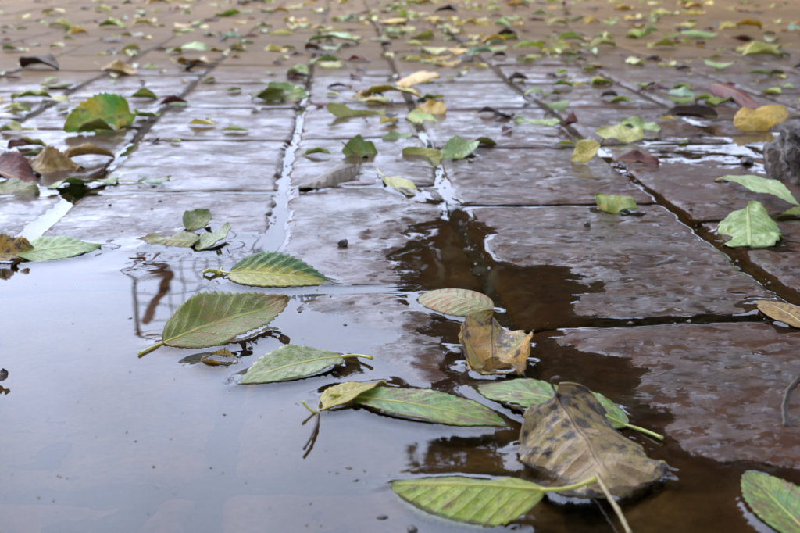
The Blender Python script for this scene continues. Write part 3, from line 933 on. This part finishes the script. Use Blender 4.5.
KIND = {'pale': 'pale yellowish', 'pale_green': 'pale green', 'blue_green': 'bluish pale green', 'cream': 'cream-yellow', 'yellow': 'bright yellow',
        'lime': 'yellow-green', 'vivid': 'deep green', 'olive': 'olive', 'tan': 'tan', 'rust': 'red-brown', 'dark': 'dark brown', 'amber': 'amber'}
FAR = '''lime 3 14 9|cream 66 15 22|pale 96 12 18|dark 111 9 6|dark 123 2 9|yellow 137 10 8|blue_green 146 13 9|olive 158 3 14|pale_green 14 29 12|lime 38 24 9
pale 27 31 10|pale 50 28 24|lime 100 29 24|dark 115 26 6|cream 133 27 17|cream 148 28 15|pale_green 22 54 22|olive 40 47 12|pale 51 50 13|pale 141 53 18
dark 24 70 42|tan 102 75 38|lime 143 71 12|tan 178 66 40|dark 177 72 20|olive 78 89 30|yellow 4 105 26|lime 52 101 34|pale 70 106 26|pale 22 136 26|lime 14 114 22|lime 131 102 26|lime 128 122 30|olive 118 136 36
rust 8 152 30|yellow 167 3 20|pale 195 4 14|vivid 241 17 23|dark 266 2 17|lime 275 12 15|lime 310 6 12|lime 182 33 15|pale 198 30 12|pale_green 180 54 27
blue_green 222 39 18|pale_green 237 45 15|cream 230 54 24|olive 243 55 10|cream 264 53 22|dark 305 57 17|pale_green 308 77 26|rust 288 81 10|rust 188 108 28|pale_green 170 106 24
olive 293 102 40|tan 302 104 12|lime 333 10 9|yellow 325 31 15|olive 335 40 10|blue_green 360 22 18|dark 361 15 8|pale 405 5 17|tan 433 5 17|yellow 410 26 30
amber 428 26 12|cream 441 24 18|dark 458 14 21|yellow 476 26 16|cream 475 10 10|cream 434 39 19|pale_green 460 42 17|pale 456 51 9|pale_green 358 47 48|pale_green 384 35 20
pale 404 40 20|dark 392 48 10|dark 411 53 14|pale_green 338 66 28|pale 438 64 18|lime 450 66 20|cream 420 102 54|amber 350 103 34|olive 372 100 16|dark 346 90 9
pale 484 8 12|amber 505 9 22|dark 535 4 12|yellow 558 9 11|yellow 616 10 15|yellow 482 25 10|rust 502 18 12|pale_green 514 23 14|dark 572 16 9|olive 584 22 18
pale 567 27 19|yellow 625 21 17|vivid 638 17 9|dark 635 27 9|pale 530 32 10|dark 517 38 22|yellow 506 45 24|blue_green 487 48 17|blue_green 491 58 28|dark 507 60 12
lime 558 44 25|pale 535 47 13|pale 549 53 25|lime 575 56 14|pale_green 605 41 11|vivid 625 40 14|pale 615 49 25|olive 586 64 22|tan 586 70 26|dark 528 83 21
cream 510 83 18|pale_green 546 97 24|lime 560 98 18|vivid 573 90 20|vivid 590 86 20|lime 630 105 20|dark 492 121 18|dark 478 118 20|yellow 686 10 17|olive 686 2 10
lime 738 3 12|pale 723 10 12|dark 752 14 11|pale 770 8 14|pale 650 17 20|yellow 645 30 15|vivid 651 39 25|cream 697 28 20|dark 704 32 12|cream 718 30 19
dark 733 27 11|yellow 762 29 25|olive 775 35 11|amber 785 24 13|blue_green 788 32 18|pale_green 680 40 34|pale 674 50 29|rust 695 48 11|yellow 706 49 8|rust 730 43 21
olive 743 43 10|yellow 758 50 15|pale 742 58 36|rust 742 51 12|pale 781 52 42|vivid 790 58 17|rust 797 36 9|dark 662 62 15|pale_green 704 70 28|dark 691 71 9
pale_green 748 79 21|olive 784 78 14|dark 793 71 8|pale_green 777 90 12|lime 655 91 22|blue_green 667 97 26|lime 668 105 24|rust 648 94 14|lime 732 106 30|vivid 714 104 10
lime 296 98 30|pale 318 70 26|olive 286 101 34|lime 356 97 28|amber 362 105 30|pale 392 106 34|lime 436 101 24|tan 62 164 46|olive 22 162 36|pale 46 150 30|lime 330 158 18|olive 472 147 24|rust 310 109 14|pale_green 545 113 28|dark 600 100 12|lime 690 93 16|lime 798 106 18|pale 798 118 16|blue_green 170 186 8'''.replace('\n', '|').split('|')


def far_leaf(kind, x, y, L, heading, tilt, shape, zone, flat=1.0):
    bm, pm, lo = SHAPES[shape]
    s = L / 0.052
    z0 = float(surf(np.array([x]), np.array([y]))[0])
    root = empty('fallen_leaf', (x, y, max(z0, 0.0) - lo * s * flat + 0.0005))
    root.rotation_euler = (R(tilt), 0, heading)
    root.scale = (s, s, s * flat)
    b = bpy.data.objects.new('blade', far_mesh(shape, kind)); col.objects.link(b); b.parent = root
    add_solid(b, 0.0003)
    p = bpy.data.objects.new('petiole', pm); col.objects.link(p); p.parent = root
    if not pm.materials: pm.materials.append(ST['y'])
    where = {'wet': 'lying on the shiny wet pavers', 'dry': 'lying on the dull brown pavers'}[zone]
    size = 'tiny' if L < 0.03 else ('broad' if L > 0.052 else 'small')
    tag(root, f'{size} {KIND[kind]} fallen leaf {where}', 'leaf', f'{size} {KIND[kind]} leaves {where}')
    return root


_fm = {}
def far_mesh(shape, kind):
    k = (shape, kind)
    if k not in _fm:
        me = SHAPES[shape][0].copy()
        me.materials.clear(); me.materials.append(LM[kind])
        _fm[k] = me
    return _fm[k]


q = random.Random(77)
for rec in FAR:
    kind, px, py, w = rec.split()
    px, py, w = float(px), float(py), float(w)
    g = ground(px, max(py, 4) + 1.0)
    d = (g - Vector((0, 0, CAM_H))).length
    L = min(max(w * d / FPX * 1.08, 0.02), 0.08)
    far_leaf(kind, g.x, g.y, L, q.choice([0, math.pi]) + q.uniform(-0.6, 0.6), q.uniform(-14, 22), q.randrange(12), 'wet' if py > 72 else 'dry')
for i in range(60):             # smaller scattered litter between them
    px, py = q.triangular(0, 800, 620), 2 + 60 * q.random() ** 1.3
    g = ground(px, py)
    far_leaf(q.choice(['pale', 'pale', 'lime', 'lime', 'yellow', 'cream', 'olive', 'dark', 'rust', 'vivid', 'pale_green']), g.x, g.y, q.uniform(0.022, 0.042), q.uniform(0, 6.28), q.uniform(-14, 22), q.randrange(12), 'dry')
kinds = ['pale', 'pale', 'pale_green', 'cream', 'lime', 'yellow', 'olive', 'dark', 'rust', 'tan']
for i in range(50):            # the same litter goes on beside the picture
    for _ in range(50):
        x, y = q.uniform(-2.6, 2.8), q.uniform(0.75, 4.6)
        px, py, dep = project(x, y, 0)
        if (px < -40 or px > 840 or py < -8): break
    far_leaf(q.choice(kinds), x, y, q.uniform(0.03, 0.06), q.uniform(0, 6.28), q.uniform(-14, 22), q.randrange(12), 'wet' if y < 1.25 else 'dry')

# crumbs of broken leaf, too many and too small to count
fr = np.random.RandomState(3)
NF = 230
fx_, fy_ = [], []
while len(fx_) < NF:
    a, b = fr.uniform(0, 800), 2 + 150 * fr.rand() ** 1.6
    g = ground(a, b)
    if fr.rand() < 0.4 + 0.6 * (b < 90):
        fx_.append(g.x); fy_.append(g.y)
fx_, fy_ = np.array(fx_), np.array(fy_)
fz_ = np.maximum(surf(fx_, fy_), 0)
Vf, Ff, Mf = [], [], []
for i in range(NF):
    L_ = fr.uniform(0.004, 0.013); th = fr.rand() * 6.28; c_, s__ = math.cos(th), math.sin(th); n0 = len(Vf)
    for (a, b, z) in ((-1, -.2, .05), (-.3, -.55, .5), (.5, -.4, .45), (1, .1, .1), (.3, .5, .55), (-.5, .4, .4)):
        a, b, z = [k * fr.uniform(.75, 1.25) for k in (a, b, z)]
        Vf.append((fx_[i] + (a * c_ - b * s__) * L_, fy_[i] + (a * s__ + b * c_) * L_, fz_[i] + 0.0004 + z * L_ * 0.8))
    Ff += [(n0, n0 + 1, n0 + 2, n0 + 3), (n0, n0 + 3, n0 + 4, n0 + 5)]; k = fr.randint(0, 6); Mf += [k, k]
me = mesh_from('leaf_fragments', Vf, Ff)
for k in ('lime', 'dark', 'pale', 'olive', 'rust', 'cream'): me.materials.append(LM[k])
me.polygons.foreach_set('material_index', np.array(Mf, dtype=np.int32))
uvl = me.uv_layers.new(name='UVMap')
uvl.data.foreach_set('uv', fr.rand(len(me.loops) * 2).astype(np.float32))
tag(new_obj('leaf_fragments', me), 'crumbs of broken yellow, green and brown leaf strewn over the pavers', kind='stuff')

# the rest of the far litter, past the leaves told apart one by one
NL = 170
lit = np.random.RandomState(8)
Vl, Fl, Ml, Ul = [], [], [], []
for i in range(NL):
    a, b = lit.triangular(-20, 480, 820), 2 + 66 * lit.rand() ** 1.5
    g = ground(a, b)
    L_ = lit.uniform(0.024, 0.05)
    P = blade_points(L_, L_ * lit.uniform(0.4, 0.6), cup=lit.choice([-60, -40, 40, 65]), bend=lit.uniform(-50, 45), twist=lit.uniform(-50, 50), wave=0.12, serr=0, seed=i, nu=9, nv=5)
    th = lit.rand() * 6.28
    c_, s__ = math.cos(th), math.sin(th)
    x, y = P[..., 0] * c_ - P[..., 1] * s__, P[..., 0] * s__ + P[..., 1] * c_
    z0 = float(surf(np.array([g.x]), np.array([g.y]))[0]) - P[..., 2].min() + 0.0004
    n0 = len(Vl)
    Vl += np.stack([g.x + x, g.y + y, z0 + P[..., 2]], -1).reshape(-1, 3).tolist()
    f = grid_faces(9, 5)
    Fl += (f + n0).tolist(); Ml += [int(lit.choice([0, 0, 1, 1, 2, 3, 4, 5, 6]))] * len(f)
    fr_ = f.ravel(); Ul.append(np.stack([(fr_ // 5) / 8.0, (fr_ % 5) / 4.0], 1))
me = mesh_from('leaf_litter', Vl, Fl)
for k in ('lime', 'pale', 'yellow', 'cream', 'olive', 'dark', 'rust'): me.materials.append(LM[k])
me.polygons.foreach_set('material_index', np.array(Ml, dtype=np.int32))
uvl = me.uv_layers.new(name='UVMap'); uvl.data.foreach_set('uv', np.concatenate(Ul).astype(np.float32).ravel())
tag(new_obj('leaf_litter', me), 'scattered small yellow, green and brown leaves far up the dull pavers', kind='stuff')

# grit caught in the joints, specks drifting on the puddle
GRIT = plain_material('grit', lin('#241a12'), lin('#7a6650'), 900, 0.6, 0.0005, 0.3)
Vg, Fg = [], []
def crumb(x, y, z, r, flat):
    n0 = len(Vg)
    for d in ((1, 0, 0), (-1, 0, 0), (0, 1, 0), (0, -1, 0), (0, 0, 1), (0, 0, -1)):
        k = fr.uniform(0.6, 1.3)
        Vg.append((x + d[0] * r * k, y + d[1] * r * k, z + d[2] * r * k * flat))
    for t in ((0, 2, 4), (2, 1, 4), (1, 3, 4), (3, 0, 4), (2, 0, 5), (1, 2, 5), (3, 1, 5), (0, 3, 5)):
        Fg.append(tuple(n0 + q_ for q_ in t))
for i in range(900):
    k = fr.randint(c0 - 1, c0 + 6); v = 0.3 + 1.1 * fr.rand()
    if fr.rand() < 0.35:
        r_ = ROWS[k][np.argmin(abs(ROWS[k] - v))]
        x, y = to_xy(U[k] + fr.rand() * (U[k + 1] - U[k]), r_ + fr.normal() * 0.0016)
    else:
        x, y = to_xy(U[k] + fr.normal() * 0.0022, v)
    z = max(float(surf(np.array([x]), np.array([y]))[0]), -0.0006 if y < 0.8 else -1)
    crumb(x, y, z + 0.0002, 0.0004 + 0.0012 * fr.rand() ** 2, 0.7)
for i in range(420):
    g = ground(fr.uniform(0, 800), 200 + 200 * fr.rand())
    z = float(surf(np.array([g.x]), np.array([g.y]))[0])
    if z > 0.0003: crumb(g.x, g.y, z, 0.0002 + 0.0006 * fr.rand() ** 3, 0.8)
tag(new_obj('grit', mesh_from('grit', Vg, Fg, False), GRIT), 'dark sand grains and crumbs caught in the paver joints', kind='stuff')
Vg, Fg = [], []
for i in range(170):
    a, b = fr.uniform(0, 420), 285 + 248 * fr.rand()
    g = ground(a, b)
    if float(surf(np.array([g.x]), np.array([g.y]))[0]) < -0.001: crumb(g.x, g.y, 0.0001, 0.00012 + 0.0004 * fr.rand() ** 3, 0.4)
tag(new_obj('floating_specks', mesh_from('floating_specks', Vg, Fg, False), M_DUST := plain_material('dust_specks', lin('#3a3026'), lin('#8a7c68'), 900, 0.7, 0.0003)), 'fine dust specks drifting on the puddle', kind='stuff')

# ------------------------------------------------------------------ small debris
M_STONE = plain_material('stone', lin('#1e1813'), lin('#54453a'), 110, 0.6, 0.012, 0.35, 0.2)
M_DARK = plain_material('wet_seed', lin('#17120e'), lin('#33261c'), 200, 0.5, 0.0005, 0.15)


def pebble(name, label, cat, px, py, size, squash, mat, seed, group=None, sub=3):
    g = ground(px, py)
    z = max(float(surf(np.array([g.x]), np.array([g.y]))[0]), -0.0005)
    bm = bmesh.new()
    bmesh.ops.create_icosphere(bm, subdivisions=sub, radius=1)
    for v in bm.verts:
        c = v.co
        k = 1 + (0.45 if size > 0.01 else 0.28) * float(fbm(np.array([c.x * 1.7 + seed]), np.array([c.y * 1.7 + c.z * 1.5]), 5)[0])
        v.co = Vector((c.x * squash[0], c.y * squash[1], c.z * squash[2])) * size * k
    me = bpy.data.meshes.new(name); bm.to_mesh(me); bm.free()
    me.polygons.foreach_set('use_smooth', np.ones(len(me.polygons), dtype=bool))
    o = new_obj(name, me, mat, None, (g.x, g.y, z + size * squash[2] * 0.55))
    o.rotation_euler = (0, 0, seed)
    return tag(o, label, cat, group)


pebble('stone', 'rough dark brown stone lying on the wet pavers', 'stone', 816, 180, 0.026, (1, 1.0, 0.8), M_STONE, 3.1, sub=5)
pebble('pebble', 'tiny dark pebble on the broad wet paver', 'pebble', 343, 248, 0.0028, (1.2, 0.8, 0.7), M_DARK, 1.2)
pebble('seed', 'black round seed on the wet paver under the yellow and green leaf', 'seed', 587, 228, 0.0018, (1, 1, 0.9), M_DARK, 2.2)
pebble('pebble', 'dark pebble scrap on the wet paver near the stone', 'pebble', 747, 163, 0.006, (1.5, 0.7, 0.4), M_DARK, 4.2)
for i, (px, py, s) in enumerate([(382, 517, .0012), (412, 529, .0016), (356, 480, .0009), (366, 483, .0008), (130, 318, .0009), (345, 325, .0008), (300, 312, .0007),
                                 (160, 205, .0010), (110, 208, .0009), (152, 212, .0008), (690, 212, .0015)]):
    pebble('seed_husk', 'tiny black husk speck floating on the puddle' if py > 300 else 'tiny black husk speck on a wet paver', 'husk', px, py, s, (1.3, 0.9, 0.5), M_DARK, i * 1.7,
           'black husk specks', 2)


def twig(label, pts, r0, r1, mat):
    W_ = [ground(a, b, c * 1e-3) for a, b, c in pts]
    fine = []
    for i in range(len(W_) - 1):
        for t in np.linspace(0, 1, 6, endpoint=False):
            fine.append(W_[i].lerp(W_[i + 1], t))
    fine.append(W_[-1])
    o0 = fine[0].copy()
    rr = [r0 + (r1 - r0) * i / (len(fine) - 1) for i in range(len(fine))]
    rr = [a * (1 + 0.18 * math.sin(i * 2.3)) for i, a in enumerate(rr)]
    o = new_obj('twig', tube_mesh('twig', [p - o0 for p in fine], rr, 8), mat, None, o0)
    return tag(o, label, 'twig')


twig('thin dark stalk sunk in the water below the short tan leaf', [(304, 449, 1.2), (311, 438, 1.4), (317, 424, 1.2), (318, 414, 0.6)], .00045, .0006, ST['b'])
twig('pale brown twig running under the big decaying leaf', [(631, 536, 1.5), (618, 510, 2.5), (604, 488, 3), (596, 474, 4)], .0006, .0008, plain_material('twig_bark', lin('#6a5a38'), lin('#8a7848'), 300, 0.5, 0.0005, 0.3))
twig('bent dark stalk standing on the red wet paver', [(786, 428, 0.5), (784, 408, 4), (789, 390, 8), (800, 378, 12)], .0012, .0010, ST['b'])
twig('tiny yellow-green bud stalk floating by the folded yellow leaf', [(203, 273, 0.6), (209, 270, 2.0), (217, 272, 0.8), (222, 274, 0.2)], .0007, .0012, ST['y'])

# ------------------------------------------------------------------ puddle water
def steps(lo, hi, f):
    a = [lo]
    while a[-1] < hi: a.append(a[-1] + f(a[-1]))
    return np.array(a)


wx = steps(-1.6, 1.7, lambda x: 0.0011 if abs(x) < 0.17 else (0.004 if abs(x) < 0.42 else 0.03))
wy = steps(-0.5, 1.25, lambda y: 0.05 if y < 0.17 else (0.0011 if y < 0.50 else (0.0035 if y < 0.9 else 0.02)))
WX, WY = np.meshgrid(wx, wy, indexing='ij')
H = surf(WX, WY)
s_ = 0.00032
WZ = s_ * np.logaddexp(0, np.clip(H / s_, -40, 40)) - 0.00012
WZ = np.minimum(WZ, np.maximum(H - 0.0004, 0.0006))
dive = np.clip(fbm(WX * 7 + 3, WY * 7, 2) * 1.6 + 0.55, 0, 1) * np.clip((WY - 0.66) / 0.12, 0, 1) * (1 - 0.8 * ((WX > -0.13) & (WX < 0.02)))
dive = np.where((abs(WX - 0.245) < 0.06) & (abs(WY - 0.81) < 0.05), 0, dive)
dive = np.where((WX > 0.32) | (WX < -0.30), np.clip((WY - 0.55) / 0.1, 0, 1), dive)
WZ = np.where((abs(WX) > 0.40) | (WY > 0.88), -0.0004, WZ) - 0.006 * dive
kd = kdtree.KDTree(len(MENISCUS))
for i, p in enumerate(MENISCUS):
    kd.insert(Vector((p[0], p[1], 0)), i)
kd.balance()
near = (abs(WX) < 0.45) & (WY > 0.2) & (WY < 0.8)
idx = np.argwhere(near)
for a, b in idx:
    co, i, d = kd.find(Vector((WX[a, b], WY[a, b], 0)))
    if d < 0.02:
        ze = min(max(MENISCUS[i][2], 0.0010), 0.0018)
        WZ[a, b] += ze * math.exp(-d / 0.0032)
WZ = WZ + 0.00003 * fbm(WX * 25, WY * 25, 2)
water = new_obj('water', grid_mesh('water', np.stack([WX, WY, WZ], -1)), M_WATER)
tag(water, 'shallow rain puddle mirroring pale sky and dark tree', kind='structure')

# ------------------------------------------------------------------ surroundings mirrored in the water, and unseen trees added for shade
M_WALL = plain_material('wall_brick', lin('#7a6252'), lin('#8e7866'), 6, 0.85, 0.01, spec=0.1)
M_COPE = plain_material('coping_stone', lin('#6a5e54'), lin('#857a70'), 5, 0.85, 0.01, spec=0.1)
def box(bm, x0, x1, y0, y1, z0, z1):
    bmesh.ops.create_cube(bm, size=1, matrix=Matrix.Translation(((x0 + x1) / 2, (y0 + y1) / 2, (z0 + z1) / 2)) @ Matrix.Diagonal((x1 - x0, y1 - y0, z1 - z0, 1)))
def bm_obj(name, bm, mat, parent=None):
    me = bpy.data.meshes.new(name); bm.to_mesh(me); bm.free()
    return new_obj(name, me, mat, parent)

wall = empty('garden_wall', (0, 20, 0))
tag(wall, 'long brown brick garden wall mirrored as the dull brown band on far pavers', 'wall')
for (x0, x1, h) in ((-30, -2.6, 2.35), (-2.595, 30, 2.0)):
    bm = bmesh.new(); box(bm, x0, x1, 0, 0.3, -0.05, h); bm_obj('wall_panel', bm, M_WALL, wall)
    bm = bmesh.new(); box(bm, x0, x1, -0.05, 0.35, h + 0.002, h + 0.09); bm_obj('coping', bm, M_COPE, wall)
for i in range(9):
    x = -24 + i * 6.0
    bm = bmesh.new(); box(bm, x, x + 0.45, -0.08, 0.38, -0.05, (2.35 if x < -2.6 else 2.0) + 0.16); bm_obj('pier', bm, M_WALL, wall)

M_FRAME = plain_material('brown_metal', lin('#7a5038'), lin('#946448'), 12, 0.6, 0.002)
M_WIRE = plain_material('grey_wire', lin('#9a9ca4'), lin('#b4b6bc'), 30, 0.6, 0.001)
TY = 7.0
trel = empty('trellis', (-1.3, TY, 0))
tag(trel, 'brown metal frame with square wire grid mirrored in the puddle', 'trellis')
def bar(name, a, b, r, mat, n=8):
    new_obj(name, tube_mesh(name, [a, b], [r, r], n), mat, trel)
def sky_pt(px, py):
    d = ray(px, py); d.z = -d.z           # mirror direction
    t = TY / d.y
    return Vector((d.x * t + 1.3, 0, d.z * t))
fa, fb_, fc, fd_ = sky_pt(122, 253), sky_pt(171, 255), sky_pt(143, 300), sky_pt(133, 316)
bar('rail', fa, fb_, 0.032, M_FRAME); bar('brace', fb_, fc, 0.028, M_FRAME); bar('rail', fd_, sky_pt(168, 319), 0.045, M_FRAME)
zt, zb = sky_pt(0, 322).z, sky_pt(0, 236).z
bar('post', Vector((fa.x + 0.06, 0.03, -0.05)), Vector((fa.x + 0.06, 0.03, zt)), 0.018, M_WIRE)
xr = sky_pt(262, 280).x
bar('post', Vector((xr, 0.03, -0.05)), Vector((xr, 0.03, zt + 0.02)), 0.015, M_WIRE)
x = fb_.x - 0.02
while x < xr:
    bar('wire', Vector((x, -0.01, zb)), Vector((x, -0.01, zt)), 0.005, M_WIRE, 6); x += 0.085
z = zb
while z < zt:
    bar('wire', Vector((fa.x + 0.06, 0, z)), Vector((xr, 0, z)), 0.005, M_WIRE, 6); z += 0.085

M_BARK = plain_material('bark', lin('#3a2e24'), lin('#5a4a3a'), 8, 0.9, 0.03)
def crown_material(name, a, b):
    m, n, l, out = mat_new(name)
    geo = n.new('ShaderNodeNewGeometry')
    t = noise(n, l, geo.outputs['Position'], 1.3, 4)
    p = n.new('ShaderNodeBsdfPrincipled')
    l.new(ramp(n, l, t, [(0.3, a), (0.7, b)]), p.inputs['Base Color'])
    p.inputs['Roughness'].default_value = 0.7
    l.new(p.outputs[0], out.inputs[0])
    return m
M_CROWN = crown_material('crown_leaves', lin('#34401c'), lin('#55501f'))


def tree(label, base, lean, height, ctr, rad, nclump, per, seed, size):
    rs = np.random.RandomState(seed)
    root = empty('broadleaf_tree', base)
    tag(root, label, 'tree', 'trees around the paved yard')
    B = Vector((0, 0, -0.05)); C = Vector(ctr) - Vector(base)
    pts = [B.lerp(Vector((C.x * 0.5, C.y * 0.5, C.z)), t) + Vector((0.1 * math.sin(t * 5), 0.08 * math.cos(t * 4), 0)) for t in np.linspace(0, 1, 9)]
    new_obj('trunk', tube_mesh('trunk', pts, [0.24 * (1 - 0.7 * t) * (1 + 0.35 * (t == 0)) for t in np.linspace(0, 1, 9)], 14), M_BARK, root)
    clumps = []
    for k in range(nclump):
        d = rs.normal(size=3); d /= np.linalg.norm(d)
        th, rr, zz = rs.rand() * 2 * np.pi, rs.rand() ** 0.42, rs.uniform(-1, 1)
        rr *= 1 - 0.25 * max(zz, 0) ** 2
        clumps.append(np.array(C) + np.array([math.cos(th) * rr * rad[0], math.sin(th) * rr * rad[1], zz * rad[2]]) * 0.9)
    for k in range(8):
        c = clumps[k]
        s = pts[4 + k % 4]
        m_ = s.lerp(Vector(c), 0.5) + Vector((0, 0, 0.3))
        new_obj('limb', tube_mesh('limb', [s, m_, Vector(c)], [0.09, 0.06, 0.02], 8), M_BARK, root)
    C_ = np.repeat(np.array(clumps), per, 0)
    N_ = len(C_)
    sp = np.repeat(rs.uniform(0.55, 0.95, nclump), per)[:, None] * np.array([0.6, 0.6, 0.38])
    Q = C_ + np.clip(rs.normal(size=(N_, 3)), -1.5, 1.5) * sp
    A = rs.normal(size=(N_, 3)); A /= np.linalg.norm(A, axis=1)[:, None]
    Bv = np.cross(A, rs.normal(size=(N_, 3))); Bv /= np.linalg.norm(Bv, axis=1)[:, None]
    S_ = (size * rs.uniform(0.7, 1.3, N_))[:, None]
    nn = np.cross(A, Bv) * S_ * 0.12
    Vs = np.stack([Q - A * S_, Q + Bv * S_ * 0.45 + nn, Q + A * S_, Q - Bv * S_ * 0.45 + nn], 1).reshape(-1, 3)
    k0 = np.arange(N_) * 4
    Fs = np.stack([np.stack([k0, k0 + 1, k0 + 2], 1), np.stack([k0, k0 + 2, k0 + 3], 1)], 1).reshape(-1, 3).tolist()
    new_obj('crown', mesh_from('crown', Vs, Fs, False), M_CROWN, root)
    return root


tree('spreading leafy tree whose dark crown is mirrored in the brown water', (7.0, 8.5, 0), 0, 6, (5.0, 8.5, 4.45), (5.0, 3.2, 2.8), 270, 700, 3, 0.09)
tree('unseen broad leafy tree added overhead to block sky light from the paving', (4.6, -4.2, 0), 0, 6, (0.8, -2.6, 5.4), (7.2, 6.2, 2.4), 190, 520, 5, 0.12)  # added out of view: its crown blocks the overhead sky light
tree('smaller unseen tree added before the garden wall to dim the sheen beside the stone', (11.5, 17.0, 0), 0, 6, (11.2, 16.0, 4.2), (5.2, 2.4, 2.2), 60, 420, 9, 0.12)  # added out of view to darken the low sky mirrored in the wet pavers
